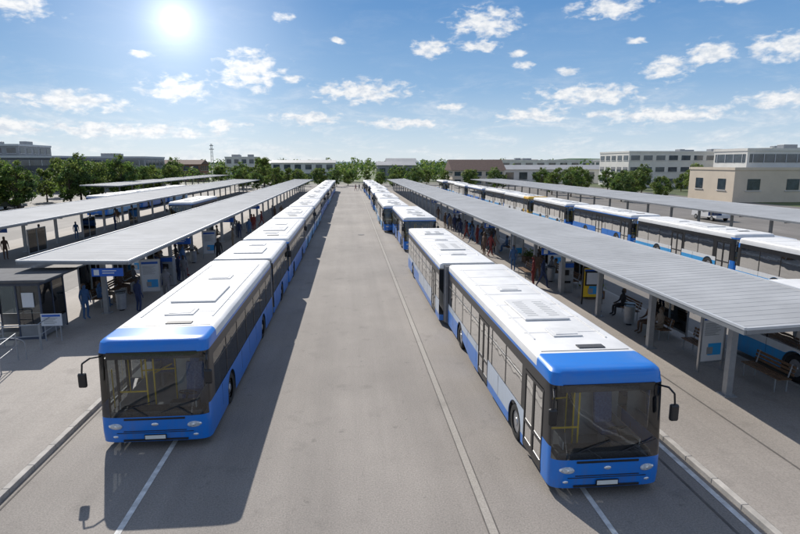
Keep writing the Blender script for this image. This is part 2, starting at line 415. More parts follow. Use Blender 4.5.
def front_gear(root,mx=1.44):
    for s in(-1,1):
        rot=Matrix.Rotation(s*R(20),3,'Z')
        q=MB(); q.ell((s*1.03,.075,.64),.25,.075,.10,0,18,10,rot); q.ell((s*.95,.030,.64),.07,.06,.065,1,12,8,rot); q.ell((s*1.10,.075,.645),.06,.06,.06,1,12,8,rot); q.ell((s*1.22,.16,.65),.05,.06,.055,2,12,8,rot)
        q.build("headlight",['lampglass','chrome','amber'],root,smooth=60)
        q=MB(); q.ell((s*.98,.05,.36),.085,.04,.045,0); q.build("fog_lamp",['chrome'],root,smooth=60)
    q=MB(); q.box(0,-.022,.35,.54,.02,.125,0); q.box(0,-.036,.35,.50,.01,.095,1); q.build("number_plate",['black','plate'],root)
    q=MB(); q.box(0,.010,.825,1.5,.03,.05,0); q.box(0,.0,.51,1.55,.03,.018,0); q.box(0,.0,.465,1.9,.03,.012,0); q.box(0,.012,.26,1.6,.03,.05,0); q.build("grille",['black'],root,bevel=.006)
    q=MB(); q.ell((0,-.002,.68),.09,.02,.045,0,16,8); q.build("badge",['chrome'],root,smooth=60)
    q=MB()
    for s,x in((-1,-.15),(1,.95)):
        q.tube([(x,-.0,.90),(x-.38,.0,1.14)],.014,6,0); q.tube([(x-.78,.02,.98),(x-.38,-.005,1.14),(x+.18,.02,1.30)],.012,6,0)
    q.build("wiper",['black'],root)
    for s in(-1,1):
        m0=mx if s<0 else 1.43
        q=MB(); q.tube([(s*1.28,.30,2.42),(s*(1.30+(m0-1.3)*.5),.06,2.46),(s*(m0-.02),-.10,2.38),(s*m0,-.12,2.14)],.022,8,0)
        a=q.build("mirror_arm",['black'],root,smooth=50)
        m=MB(); m.box(s*m0,-.11,1.96,.20,.11,.38,0); mo=m.build("mirror",['black'],a,bevel=.045)
        m=MB(); m.box(s*m0,-.048,1.96,.15,.008,.31,0); m.build("mirror_glass",['chrome'],mo)
    q=MB(); q.box(0,.30,2.42,2.3,.10,.18,0); q.box(0,.245,2.40,1.5,.01,.12,1); q.build("destination_display",['black','grille'],root)
    q=MB(); q.box(0,.42,.86,2.3,.45,.18,0); q.box(.62,.55,1.00,.75,.3,.14,0); q.build("dashboard",['grille'],root,bevel=.04)
    q=MB(); n=16
    c=Vector((.62,.82,1.18)); rt=Matrix.Rotation(R(-35),3,'X')
    ring=[tuple(c+rt@Vector((.22*math.cos(2*math.pi*i/n),.22*math.sin(2*math.pi*i/n),0))) for i in range(n+1)]
    q.tube(ring,.015,6); q.cyl(tuple(c),(.62,.6,1.0),.03); q.tube([ring[0],ring[8]],.012,6); q.build("steering_wheel",['black'],root)
    q=MB(); q.box(.62,1.35,.92,.5,.5,.14,0); q.box(.62,1.62,1.35,.48,.12,.8,0,Matrix.Rotation(R(-8),3,'X')); q.box(.62,1.66,1.82,.26,.09,.18,0); q.box(.62,1.35,.62,.3,.3,.5,1); q.build("driver_seat",['seat','inter'],root,bevel=.03)
    q=MB(); q.box(.62,1.95,1.1,1.2,.03,1.3,0); q.build("cab_partition",['inter'],root)
    q=MB()
    for x,y in((-.35,1.2),(-.1,2.2),(-1.0,2.1),(-.4,.8)): q.tube([(x,y,.4),(x,y,2.6)],.024,8)
    q.tube([(-.5,1.0,2.3),(-.5,6,2.3)],.018,6); q.tube([(-.4,.8,1.25),(-1.1,.8,1.25)],.024,6); q.tube([(-.1,2.2,1.35),(-1.0,2.1,1.35)],.024,6); q.tube([(-.35,1.2,1.6),(-.1,1.9,1.6)],.024,6)
    q.build("handrail",['yellow'],root)
    MB().box(0,3.0,2.66,1.9,4.6,.04,0).build("ceiling_panel",['roofpod'],root)
def seats(root,ys):
    for y in ys:
        for s in(-1,1):
            q=MB(); q.box(s*.85,y,.90,.82,.42,.10,0); q.box(s*.85,y+.22,1.28,.82,.08,.70,0,Matrix.Rotation(R(-8),3,'X')); q.box(s*.85,y,.62,.1,.3,.45,1); q.build("passenger_seat",['seat','inter'],root,bevel=.03)
def rear_gear(root,y):
    for s in(-1,1): MB().box(s*1.12,y+.005,.85,.14,.03,.34,0).build("tail_light",['red'],root,bevel=.01)
def bellows(root,y0,y1):
    q=MB(); n=5
    for k in range(n):
        y=y0+(y1-y0)*(k+.5)/n; t=(y1-y0)/n*.5
        q.box(0,y,1.51,2.64,t,2.52,0); q.box(0,y+t,1.51,2.54,t,2.42,0)
    q.build("bellows",['bellows'],root,bevel=.01)
GB="city buses parked in rows at the terminal"
def bus(style,L,artic,interior,loc,label,cap=True,kink=0,mx=1.44):
    r=empty("city_bus",loc,label,"bus",GB)
    if artic:
        A=artic; G=.45
        shell(r,0,A,[2.75,A-2.8],style,True,False,((.66,1.98),(5.7,7.0)),cap)
        had=set(r.children)
        bellows(r,A-.1,A+G+.05)
        shell(r,A+G,L-A-G,[L-A-G-3.1],style,False,True,((1.2,2.4),),cap); roof_gear(r,A+G-.4,L-A-G,True); rear_gear(r,L)
        for o in r.children:
            if o not in had: o.location.x+=kink*(.5 if o.name.startswith("bellows") else 1)
        roof_gear(r,0,A)
    else:
        shell(r,0,L,[2.75,L-3.3],style,True,True,((.66,1.98),(5.7,7.0)),cap); roof_gear(r,0,L); rear_gear(r,L)
    front_gear(r,mx)
    if interior: seats(r,[3.4+.85*k for k in range(7)])
    return r
busA=bus('A',18.9,12.0,True,(-5.02,13.75,0),"blue articulated city bus with white roof on open asphalt",mx=1.58)
busB=bus('B',27.2,13.0,True,(5.50,10.75,0),"blue and silver articulated bus with white roof beside the kerb",kink=-.32)
busB.scale=(.93,1,1)
busC=bus('A',12.6,0,False,(-5.0,33.1,0),"blue city bus with white roof parked nose to tail",cap=False)
busD=bus('D',12.2,0,False,(-5.05,46.2,0),"white and blue city bus with white roof in the row",cap=False)
busY=bus('Y',12.2,0,False,(24.9,72.4,0),"white city bus with bright yellow front",cap=False)
LC="blue city bus with white roof parked nose to tail"
LD="white and blue city bus with white roof in the row"
dup(busC,(5.72,45.3,0),0,"blue city bus with white roof standing behind a gap")
y=59.2
for k in range(7):
    dup(busC if k%3 else busD,(-5.0+random.uniform(-.12,.12),y,0),random.uniform(-.006,.006),LC if k%3 else LD); y+=13.0+random.uniform(-.1,.3)
y=58.6
for k in range(7):
    dup([busD,busD,busC][k%3],(5.2+random.uniform(-.35,.25),y,0),random.uniform(-.008,.008),LC if k%3==2 else LD); y+=13.5
y=19.2
for k in range(10):
    if k!=4: dup([busD,busD,busC,busD][k%4],(25.0+random.choice((-.5,.35,-.1)),y+random.uniform(-.3,.3),0),random.uniform(-.022,.022),"city bus with white roof waiting behind the covered platform")
    y+=13.3
dup(busD,(16.0,7.6,0),0,"white and blue bus waiting along the back of the platform")
for k in range(3): dup([busD,busC][k%2],(-34.5,80+k*13.5,0),0,"city bus with white roof in the far outer bay")
dup(busC,(-19.3,66,0),0,"city bus with white roof between two covered platforms")
# ---------------------------------------------------------------- ground
def sheet(name,x0,x1,y0,y1,z,m):
    o=MB().quad((x0,y0,z),(x1,y0,z),(x1,y1,z),(x0,y1,z)).build(name,[m]); return structure(o)
sheet("ground",-4000,4000,-600,6000,-.012,'grass')
sheet("terminal_yard",-75,75,-40,200,-.004,'asph2')
sheet("road",-7.6,8.12,-40,196,.0,'asphalt')
sheet("distant_street",-400,400,206,216,-.004,'asph2')
def platform(name,x0,x1,y0,y1):
    q=MB(); q.quad((x0+.16,y0+.16,.122),(x1-.16,y0+.16,.122),(x1-.16,y1-.16,.122),(x0+.16,y1-.16,.122),0)
    structure(q.build(name,['pave']))
    k=MB(); n=int((y1-y0)/1.0)
    for x in(x0+.08,x1-.08):
        for i in range(n): k.box(x,y0+(i+.5)*(y1-y0)/n,.055,.16,(y1-y0)/n-.012,.14,0)
    for yy in(y0+.08,y1-.08): k.box((x0+x1)/2,yy,.055,x1-x0-.33,.16,.14,0)
    structure(k.build("kerb",['kerb'],bevel=.012))
platform("platform_pavement",-15.9,-7.6,-30,150); platform("platform_pavement",8.12,14.45,-30,150)
platform("platform_pavement",31.2,41.5,10,150); platform("platform_pavement",-31.5,-22,20,150)
sheet("channel_strip",2.65,2.82,-30,190,.008,'strip')
sheet("channel_joint",2.62,2.65,-30,190,.008,'gap'); sheet("channel_joint",2.82,2.85,-30,190,.008,'gap')
sheet("gutter_joint",7.50,7.56,-30,190,.008,'gap')
sheet("edge_marking",7.85,7.99,-30,190,.008,'line')
sheet("lane_marking",-4.74,-4.61,-30,190,.008,'line'); sheet("lane_marking",5.05,5.17,-30,190,.008,'line')
sheet("gutter_joint",-7.48,-7.44,-30,190,.008,'gap')
sheet("paving_joint",10.4,10.46,-30,150,.127,'gap')
def drain(x,y):
    q=MB(); q.cyl((0,0,.0),(0,0,.012),.34,.34,24,0); q.cyl((0,0,.012),(0,0,.016),.27,.27,24,1)
    tag(q.build("manhole_cover",['gap','grille'],loc=(x,y,.002)),"round dark iron manhole cover set in the asphalt","manhole cover","manhole covers in the road")
drain(1.1,57)
# ---------------------------------------------------------------- canopies
def canopy(x0,x1,y0,y1,zin,zout,px,label,step=5.0):
    r=empty("platform_canopy",((x0+x1)/2,y0,.12),label,"canopy","covered platform roofs")
    cx=(x0+x1)/2; L=y1-y0
    def P(x,y,z): return (x-cx,y,z-.12)
    def zat(x): return zin+(zout-zin)*(x-x0)/(x1-x0)
    q=MB(); t=.09
    a,b=x0,x1
    v=[P(a,0,zat(a)),P(b,0,zat(b)),P(b,L,zat(b)),P(a,L,zat(a))]; w=[(p[0],p[1],p[2]-t) for p in v]
    k=len(q.v); q.v+=v+w
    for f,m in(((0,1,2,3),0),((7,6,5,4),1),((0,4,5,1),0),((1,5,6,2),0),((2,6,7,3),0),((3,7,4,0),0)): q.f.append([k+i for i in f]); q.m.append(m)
    n=int(L/.42); ang=math.atan2(zout-zin,x1-x0); rot=Matrix.Rotation(-ang,3,'Y'); wl=math.hypot(x1-x0,zout-zin)
    for i in range(n):
        yy=(i+.5)*L/n; q.box(0,yy,(zin+zout)/2-.12+.001,wl-.15,.022,.008,0,rot)
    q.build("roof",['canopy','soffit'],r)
    for x in(x0,x1):
        s=-1 if x==min(x0,x1) else 1
        q=MB(); q.box(x-cx+s*.03,L/2,zat(x)-.12+.01,.07,L+.12,.07,0); q.box(x-cx+s*.025,L/2,zat(x)-.12-.09,.055,L+.10,.13,1); q.build("gutter",['fascia','edge'],r)
    g=MB(); g.box(0,-.03,(zin+zout)/2-.12+.0,wl-.01,.06,.07,0,rot); g.box(0,-.025,(zin+zout)/2-.12-.09,wl-.03,.05,.11,1,rot); g.build("end_fascia",['fascia','edge'],r)
    n=int((L-2)/step)
    post=MB(); post.box(0,0,(zat(px)-.3)/2-.06,.20,.20,zat(px)-.12-.2,0); post.box(0,0,.015,.42,.42,.03,0)
    for sx in(-1,1):
        for sy in (-1,1): post.cyl((sx*.16,sy*.16,.03),(sx*.16,sy*.16,.06),.02,n=6)
    pm=post.mesh("post",['post'])
    arm=MB(); arm.box(0,0,0,wl-.3,.10,.14,0,rot); arm.box((px-cx)*.4,0,-.12,abs(wl)*.45,.08,.10,0,rot)
    am=arm.mesh("roof_beam",['post'])
    for i in range(n+1):
        yy=2.4+i*step
        if yy>L: break
        o=bpy.data.objects.new("post",pm); COL.objects.link(o); o.parent=r; o.location=(px-cx,yy,0)
        o=bpy.data.objects.new("roof_beam",am); COL.objects.link(o); o.parent=r; o.location=(0,yy,(zin+zout)/2-.12-.19)
    for f in(.12,.5,.88): 
        x=x0+(x1-x0)*f; MB().box(x-cx,L/2,zat(x)-.12-.12,.07,L-.2,.06,0).build("purlin",['post'],r)
    return r
CL="long grey metal platform canopy on steel posts"
canopy(10.05,14.3,13.0,150,3.02,3.20,11.55,CL,step=4.6)
canopy(-9.6,-14.1,24.8,150,3.04,3.12,-11.7,CL)
canopy(32.5,39.3,22,150,3.0,3.2,35.6,"long grey metal canopy over the outer platform")
canopy(-23,-29.5,30,150,3.05,3.15,-26.2,"long grey metal canopy over the outer platform")
canopy(-38.5,-44.5,98,188,3.5,3.6,-41.5,"short pale canopy at the far edge of the yard",step=6)
# ---------------------------------------------------------------- platform furniture
def text_bars(q,x,y,z,w,h,n,m):
    for i in range(n):
        ww=w*(.9-.35*((i*37)%5)/5); q.box(x-(w-ww)/2,y,z-i*h/n,ww,.004,h/n*.38,m)
def make_bench(loc,rz):
    r=empty("bench",loc,"steel framed bench with wooden slats on the platform","bench","benches on the platforms",rz)
    q=MB()
    for k in range(4): q.box(0,-.18+k*.12,.45,1.7,.09,.035,0)
    q.build("seat",['wood'],r,bevel=.006)
    q=MB()
    for k in range(3): q.box(0,.27+k*.02,.58+k*.12,1.7,.03,.09,0)
    q.build("backrest",['wood'],r,bevel=.006)
    for s in(-1,1):
        q=MB(); q.tube([(s*.7,-.2,0),(s*.7,-.2,.43)],.022); q.tube([(s*.7,.2,0),(s*.7,.2,.43),(s*.7,.32,.88)],.022); q.tube([(s*.7,-.2,.42),(s*.7,.22,.42)],.02); q.build("leg",['post'],r)
    return r
bench=make_bench((12.6,21.5,.122),R(-90))
for x,y,rz in((12.8,24.4,-90),(12.7,31,-90),(12.7,33.6,-90),(12.7,37,-90),(12.7,41,-90),(12.7,44,-90),(12.7,48.5,-90),(12.7,52,-90),(-12.6,29,90),(-12.6,31,90),(-12.6,33,90),(-12.6,38.5,90),(-12.6,41.5,90),(-12.6,45,90),(-12.6,54,90),(12.8,62,-90),(-12.6,64,90),(-10.9,36,90),(11.0,34,-90),(12.9,18.9,-90),(13.4,16.2,-90)):
    dup(bench,(x,y,.122),R(rz))
def totem(loc,rz,wide=.95,h=2.1,frame='steel',face='signwhite',label="white timetable board in a steel frame on the platform",name="information_board"):
    r=empty(name,loc,label,"information board","information boards on the platforms",rz)
    q=MB()
    for s in(-1,1): q.box(s*wide/2,0,h/2,.07,.09,h,0)
    q.box(0,0,h-.04,wide-.07,.09,.08,0); q.box(0,0,.35,wide-.07,.07,.05,0); q.build("frame",[frame],r,bevel=.008)
    q=MB(); q.box(0,0,(h+.3)/2,wide-.08,.05,h-.46,0); q.box(0,-.03,h-.20,wide-.14,.006,.12,1)
    text_bars(q,0,-.031,h-.38,wide*.75,h*.22,9,2); q.box(wide*.1,-.032,h*.38,wide*.55,.006,.42,3); q.box(-wide*.1,-.036,h*.36,wide*.25,.006,.25,2)
    q.build("panel",[face,'signblue','post','blue2'],r)
    return r
t1=totem((12.3,17.4,.122),R(8))
for x,y in((12.1,39.5),(-10.6,30.2),(-10.6,43),(-13.2,35.5),(12.2,57),(13.4,35.2)): dup(t1,(x,y,.122),random.uniform(-.3,.3))
ty=totem((12.2,26.8,.122),R(-6),1.0,1.95,'black','yellow',"black and yellow framed departure board on the platform")
q=MB(); q.box(0,-.06,1.35,.8,.02,.75,0); q.box(0,-.075,1.35,.66,.006,.6,1); q.build("screen",['black','signwhite'],ty)
def bin_(loc):
    r=empty("litter_bin",loc,"round grey steel litter bin on the platform","litter bin","litter bins on the platforms")
    q=MB(); q.cyl((0,0,.08),(0,0,.85),.21,.24,18); q.build("container",['post'],r,smooth=40)
    q=MB(); q.cyl((0,0,.95),(0,0,.99),.26,.22,18); q.tube([(.2,0,.8),(.2,0,.97)],.015); q.tube([(-.2,0,.8),(-.2,0,.97)],.015); q.build("lid",['black'],r,smooth=40)
    MB().cyl((0,0,0),(0,0,.08),.12,.12,12).build("base",['black'],r)
    return r
b0=bin_((12.3,23.1,.122))
for x,y in((12.1,32.4),(12.1,47),(-11.2,27.7),(-11.3,41),(-9.1,51)): dup(b0,(x,y,.122))
def ticket(loc,rz):
    r=empty("ticket_machine",loc,"blue and grey ticket machine with screen on the platform","ticket machine","ticket machines",rz)
    q=MB(); q.box(0,0,.85,.7,.5,1.7,0); q.build("cabinet",['post'],r,bevel=.03)
    q=MB(); q.box(0,-.26,1.55,.66,.03,.24,0); q.build("header",['signblue'],r)
    q=MB(); q.box(-.1,-.26,1.15,.38,.02,.3,0); q.box(.22,-.26,1.15,.12,.02,.18,1); q.box(0,-.26,.62,.4,.02,.12,0); q.build("screen",['black','steel'],r); return r
tk=ticket((11.9,29.6,.122),R(-4)); dup(tk,(-10.7,33.5,.122),0)
def hang(loc,w=1.3,label="blue hanging platform sign with white lettering under the canopy"):
    r=empty("platform_sign",loc,label,"sign","hanging signs under the canopies")
    q=MB(); q.box(0,0,-.38,w,.10,.36,0); q.build("panel",['signblue'],r,bevel=.01)
    q=MB(); q.box(-w*.34,-.053,-.38,.22,.006,.24,0); text_bars(q,w*.1,-.053,-.31,w*.5,.2,2,0); q.build("lettering",['signwhite'],r)
    for s in(-1,1): MB().tube([(s*w*.35,0,-.2),(s*w*.35,0,0)],.015).build("hanger",['post'],r)
    return r
h0=hang((-10.55,24.95,2.92),1.3)
for x,y in((-10.4,35),(-10.4,48),(-10.4,62),(10.9,29),(10.9,42),(10.9,55),(10.9,70),(34.3,30),(34.3,50),(-25,42)): dup(h0,(x,y,2.9))
def screen(loc,rz,w=2.6):
    r=empty("glass_windbreak",loc,"glazed windbreak panel in a grey steel frame","windbreak","glazed windbreaks on the platforms",rz)
    q=MB()
    for k in range(3): q.box(-w/2+k*w/2,0,1.05,.06,.06,2.1,0)
    for z in(.25,2.07): q.box(0,0,z,w-.07,.05,.06,0)
    q.build("frame",['post'],r)
    for k in(-1,1): MB().box(k*w/4,0,1.16,w/2-.07,.012,1.76,0).build("glass_pane",['clearglass'],r)
    return r
s0=screen((13.5,22,.122),R(90))
for x,y in((13.5,31.5),(13.5,37.5),(13.5,44.5),(13.5,52.5),(-13.3,29.5),(-13.3,33.5),(-13.3,38.8),(-13.3,45.5),(-13.3,54.5),(-13.3,65),(-24.5,38),(-24.5,46),(-24.5,55),(-24.5,66)): dup(s0,(x,y,.122),R(90))
def kiosk(loc):
    r=empty("waiting_shelter",loc,"small grey framed glass shelter with slim flat roof","shelter")
    q=MB(); q.box(0,0,2.5,3.7,2.8,.09,0); q.box(0,0,2.41,3.0,2.2,.07,1); q.build("roof",['dkroof','edge'],r,bevel=.02)
    q=MB()
    for x in(-1.35,-.45,.45,1.35):
        for y in(-.95,.95): q.box(x,y,1.2,.06,.06,2.3,0)
    q.box(0,-.95,2.29,2.8,.05,.12,0); q.box(0,.95,2.29,2.8,.05,.12,0)
    for s in(-1,1): q.box(s*1.35,0,2.29,.05,1.9,.12,0); q.box(s*1.35,0,1.2,.05,.06,2.3,0)
    q.box(0,-.95,.05,2.8,.08,.1,0); q.build("frame",['dkblue'],r)
    for x,y,w,d in((-.9,-.95,.82,.04),(.9,-.95,.82,.04),(1.35,.48,.04,.86),(1.35,-.48,.04,.86),(0,.95,2.6,.04)): MB().box(x,y,.36,w,d,.50,0).build("lower_panel",['edge'],r)
    for x in(-.9,0,.9):
        if x: MB().box(x,-.95,1.42,.82,.012,1.60,0).build("glass_pane",['smoke'],r)
        MB().box(x,.95,1.42,.82,.012,1.60,0).build("glass_pane",['smoke'],r)
    for s in(-1,1):
        for y in(-.48,.48): MB().box(s*1.35,y,1.42,.012,.86,1.60,0).build("glass_pane",['smoke'],r)
    MB().box(.9,-.99,1.65,.45,.02,.6,0).build("poster",['signwhite'],r)
    return r
kiosk((-13.9,24.2,.122))
def railing(loc,n,rz,w=1.4):
    r=empty("guard_rail",loc,"grey tubular steel guard rail on the pavement","railing","guard rails on the pavement",rz)
    q=MB(); L=n*w
    q.tube([(0,0,1.0),(L,0,1.0)],.022); q.tube([(0,0,.55),(L,0,.55)],.016); q.build("rail",['post'],r)
    for i in range(n+1): MB().cyl((i*w,0,0),(i*w,0,1.0),.024,n=10).build("upright",['post'],r)
    return r
railing((-13.4,21.6,.122),1,R(8),1.5); railing((-12.0,21.9,.122),1,R(95),1.5); railing((-15.0,22.2,.122),1,R(0),1.5); railing((-11.9,19.2,.122),1,R(100),1.5)
def hoop(loc):
    q=MB(); pts=[(-.6,0,0),(-.6,0,.6)]+[(-.6*math.cos(math.pi*k/12),0,.6+.3*math.sin(math.pi*k/12)) for k in range(1,12)]+[(.6,0,.6),(.6,0,0)]
    o=q.tube(pts,.018).build("hoop_rail",['post'],loc=loc); o.rotation_euler=(0,0,R(30))
    return tag(o,"curved tubular steel hoop rail on the pavement","railing","curved hoop rails on the pavement")
hoop((-12.4,20.4,.122))
sb=empty("notice_board",(-12.0,22.9,.122),"white notice board on two short posts by the rail","sign")
for s in(-1,1): MB().cyl((s*.3,0,0),(s*.3,0,1.15),.025).build("post",['post'],sb)
q=MB(); q.box(0,-.03,.9,.8,.03,.5,0); q.box(0,-.048,1.07,.7,.006,.08,1); text_bars(q,0,-.048,.97,.6,.28,5,2); q.build("panel",['signwhite','signblue','post'],sb)
def planter(loc):
    r=empty("planter",loc,"low timber planter box with green shrub on the platform","planter","planters on the platforms")
    q=MB(); q.box(0,0,.22,.9,.9,.44,0); q.build("box",['wood'],r,bevel=.02)
    q=MB()
    for i in range(160):
        c=Vector((random.gauss(0,.24),random.gauss(0,.24),.5+abs(random.gauss(0,.18)))); u=Vector((random.uniform(-1,1),random.uniform(-1,1),random.uniform(-1,1))).normalized(); w=u.orthogonal().normalized()
        q.quad(c-u*.07-w*.04,c+u*.07-w*.04,c+u*.07+w*.04,c-u*.07+w*.04)
    q.build("shrub",['leaf2'],r); return r
pl=planter((12.9,28.2,.122)); dup(pl,(12.9,39.0,.122))
# ---------------------------------------------------------------- people
skin1=mat("skin_light",(.48,.29,.21),rough=.55,var=.05); skin2=mat("skin_brown",(.20,.11,.07),rough=.55,var=.05)
hairm=mat("hair_dark",(.03,.02,.015),rough=.6,var=.4,scale=40); hair2=mat("hair_brown",(.10,.06,.035),rough=.6,var=.3,scale=40)
def cloth(n,c): return mat("cloth_"+n,c,rough=.9,var=.15,scale=9)
tops=[cloth("navy",(.03,.045,.11)),cloth("tan",(.24,.19,.14)),cloth("brown",(.13,.08,.055)),cloth("grey",(.17,.17,.18)),cloth("black",(.025,.025,.028)),cloth("red",(.22,.04,.035)),cloth("blue",(.06,.13,.26))]
tn=["navy","tan","brown","grey","black","red","blue"]
pants=[cloth("denim",(.06,.09,.16)),cloth("black_trousers",(.025,.025,.025)),cloth("beige_trousers",(.20,.16,.12))]
shoe=cloth("shoe",(.03,.025,.02))
def person_mesh(pose):
    sit=pose=='sit'; walk=pose=='walk'
    z0=-.42 if sit else 0
    J={}
    def j(n,p,r,g): J[n]=(Vector(p),r,g)
    j('pel',(0,0,.96+z0),(.15,.11),'p'); j('sp',(0,-.01,1.14+z0),(.135,.095),'t'); j('ch',(0,0,1.34+z0),(.16,.11),'t'); j('ne',(0,0,1.50+z0),(.055,.055),'s'); j('hd',(0,-.02,1.60+z0),(.075,.085),'s'); j('hu',(0,-.01,1.68+z0),(.078,.092),'s'); j('tp',(0,0,1.74+z0),(.055,.06),'s')
    j('no',(0,-.12,1.625+z0),(.012,.014),'s')
    E=[('pel','sp'),('sp','ch'),('ch','ne'),('ne','hd'),('hd','hu'),('hu','tp'),('hd','no')]
    for s,S in((-1,'l'),(1,'r')):
        ph=s if walk else 0
        j('hp'+S,(s*.095,0,.88+z0),(.09,.09),'p')
        if sit: k=(s*.12,-.44,.50); a=(s*.12,-.43,.10); t=(s*.13,-.60,.05)
        else: k=(s*.105,-.03-ph*.17,.50); a=(s*.10,.04-ph*.30,.10+(.06 if ph<0 else 0)); t=(a[0]+s*.02,a[1]-.16,.045)
        j('kn'+S,k,(.062,.062),'p'); j('an'+S,a,(.042,.045),'p'); j('to'+S,t,(.04,.033),'o')
        j('sh'+S,(s*.18,0,1.41+z0),(.062,.06),'t')
        if sit: e=(s*.23,-.06,1.14+z0); w=(s*.16,-.27,1.05+z0); h=(s*.14,-.34,1.05+z0)
        else: e=(s*.235,.03+ph*.08,1.14); w=(s*.24,-.05+ph*.18,.92); h=(s*.24,-.07+ph*.2,.85)
        j('el'+S,e,(.045,.045),'t'); j('wr'+S,w,(.028,.03),'s'); j('ha'+S,h,(.035,.022),'s')
        d=(Vector(h)-Vector(w)).normalized(); E+=[('pel','hp'+S),('hp'+S,'kn'+S),('kn'+S,'an'+S),('an'+S,'to'+S),('ch','sh'+S),('sh'+S,'el'+S),('el'+S,'wr'+S),('wr'+S,'ha'+S)]
        side=Vector((0,1,0)) if not sit else Vector((1,0,0))
        for i,(o,l) in enumerate(((-.03,.075),(-.01,.09),(.012,.085),(.032,.065))):
            n='f%d'%i+S; j(n,Vector(h)+side*o+d*l,(.009,.009),'s'); E.append(('ha'+S,n))
        n='th'+S; j(n,Vector(w)+d*.05-side*.055,(.011,.011),'s'); E.append(('wr'+S,n))
    names=list(J); idx={n:i for i,n in enumerate(names)}
    me=bpy.data.meshes.new("tmp"); me.from_pydata([J[n][0] for n in names],[(idx[a],idx[b]) for a,b in E],[])
    o=bpy.data.objects.new("tmp",me); COL.objects.link(o)
    o.modifiers.new("s",'SKIN'); sv=me.skin_vertices[0].data
    for n in names: sv[idx[n]].radius=J[n][1]
    sv[idx['pel']].use_root=True
    sd=o.modifiers.new("d",'SUBSURF'); sd.levels=1; sd.render_levels=1
    dg=bpy.context.evaluated_depsgraph_get(); dg.update()
    out=bpy.data.meshes.new_from_object(o.evaluated_get(dg)); bpy.data.objects.remove(o)
    gi={'p':1,'t':0,'s':2,'o':3}
    segs=[(J[a][0],J[b][0],J[b][2]) for a,b in E]
    mi=[]
    for p in out.polygons:
        c=p.center; best=1e9;g='t'
        for a,b,k in segs:
            ab=b-a; t=max(0,min(1,(c-a).dot(ab)/ab.length_squared)); dd=(a+ab*t-c).length
            if dd<best: best=dd; g=k
        mi.append(gi[g])
    out.materials.clear()
    for _ in range(4): out.materials.append(shoe)
    out.polygons.foreach_set("material_index",mi); out.shade_smooth()
    h=MB(); h.ell((0,.018,1.70+z0),.092,.105,.085,0,12,8); h.ell((0,.05,1.62+z0),.08,.07,.10,0,10,6)
    return out,h
PM={p:person_mesh(p) for p in('stand','walk','sit')}
PC={}
def person(pose,loc,rz,ti,pi,sk=0,group="people waiting under the platform canopies"):
    key=(pose,ti,pi,sk)
    if key not in PC:
        me=PM[pose][0].copy(); me.materials.clear()
        for m in(tops[ti],pants[pi],skin2 if sk else skin1,shoe): me.materials.append(m)
        PC[key]=me
    verb={'stand':"standing on the platform",'walk':"walking along the platform",'sit':"sitting on a bench"}[pose]
    o=bpy.data.objects.new("person",PC[key]); COL.objects.link(o); o.location=loc; o.rotation_euler=(0,0,rz); s=random.uniform(.94,1.04); o.scale=(s,s,s)
    tag(o,"person in %s top %s"%(tn[ti],verb),"person",group)
    hk=('hair',pose,sk)
    if hk not in PC: PC[hk]=PM[pose][1].mesh("hair",[hairm if sk or pose=='walk' else hair2],60)
    h=bpy.data.objects.new("hair",PC[hk]); COL.objects.link(h); h.parent=o
    return o
rr=random.Random(3)
def P3(): return rr.randrange(7),rr.randrange(3),rr.random()<.25
for x,y,rz in((12.6,21.1,-90),(12.6,21.9,-90),(12.8,24.7,-90),(12.7,31.2,-90),(12.7,33.3,-90),(12.7,34.0,-90),(12.7,36.6,-90),(12.7,41.3,-90),(12.7,44.3,-90),(12.7,48.2,-90),(-12.6,29.3,90),(-12.6,28.6,90),(-12.6,31.2,90),(-12.6,33.2,90),(-12.6,38.2,90),(-12.6,41.3,90),(-12.6,45.2,90),(-12.6,54.2,90),(-10.9,36.2,90)):
    t,p,s=P3(); person('sit',(x,y,.122-.02),R(rz),t,p,s)
for i in range(22):
    s=rr.choice((-1,1)); y=rr.uniform(30,80); x=s*rr.uniform(9.4,11.4) if s<0 else rr.uniform(10.6,11.4)
    for m in range(rr.choice((1,2,2,3))):
        t,p,k=P3(); person(rr.choice(('stand','stand','walk')),(x+m*.35*(-1)**m,y+m*.6,.122),rr.uniform(0,6.28),t,p,k)
for i in range(8):
    t,p,k=P3(); person('stand',(rr.uniform(-28,-25),rr.uniform(36,70),.122),rr.uniform(0,6.28),t,p,k)
for x,y,rz,ps in((-10.2,27.2,2.6,'stand'),(-9.6,29.5,0.3,'walk'),(-9.9,33.8,3.0,'stand'),(-11.0,37.4,1.2,'stand'),(-9.4,40.5,.2,'walk'),(-12.2,26.2,1,'stand'),(11.9,25.3,1.4,'stand'),(12.3,28.0,4,'stand')):
    t,p,k=P3(); person(ps,(x,y,.122),rz,rr.choice((0,3,4,6)),p,k)
for x,y in((1.6,150),(2.6,152),(3.4,149)):
    t,p,k=P3(); person('walk',(x,y,.0),rr.uniform(0,6),t,p,k,"people crossing the far end of the road")
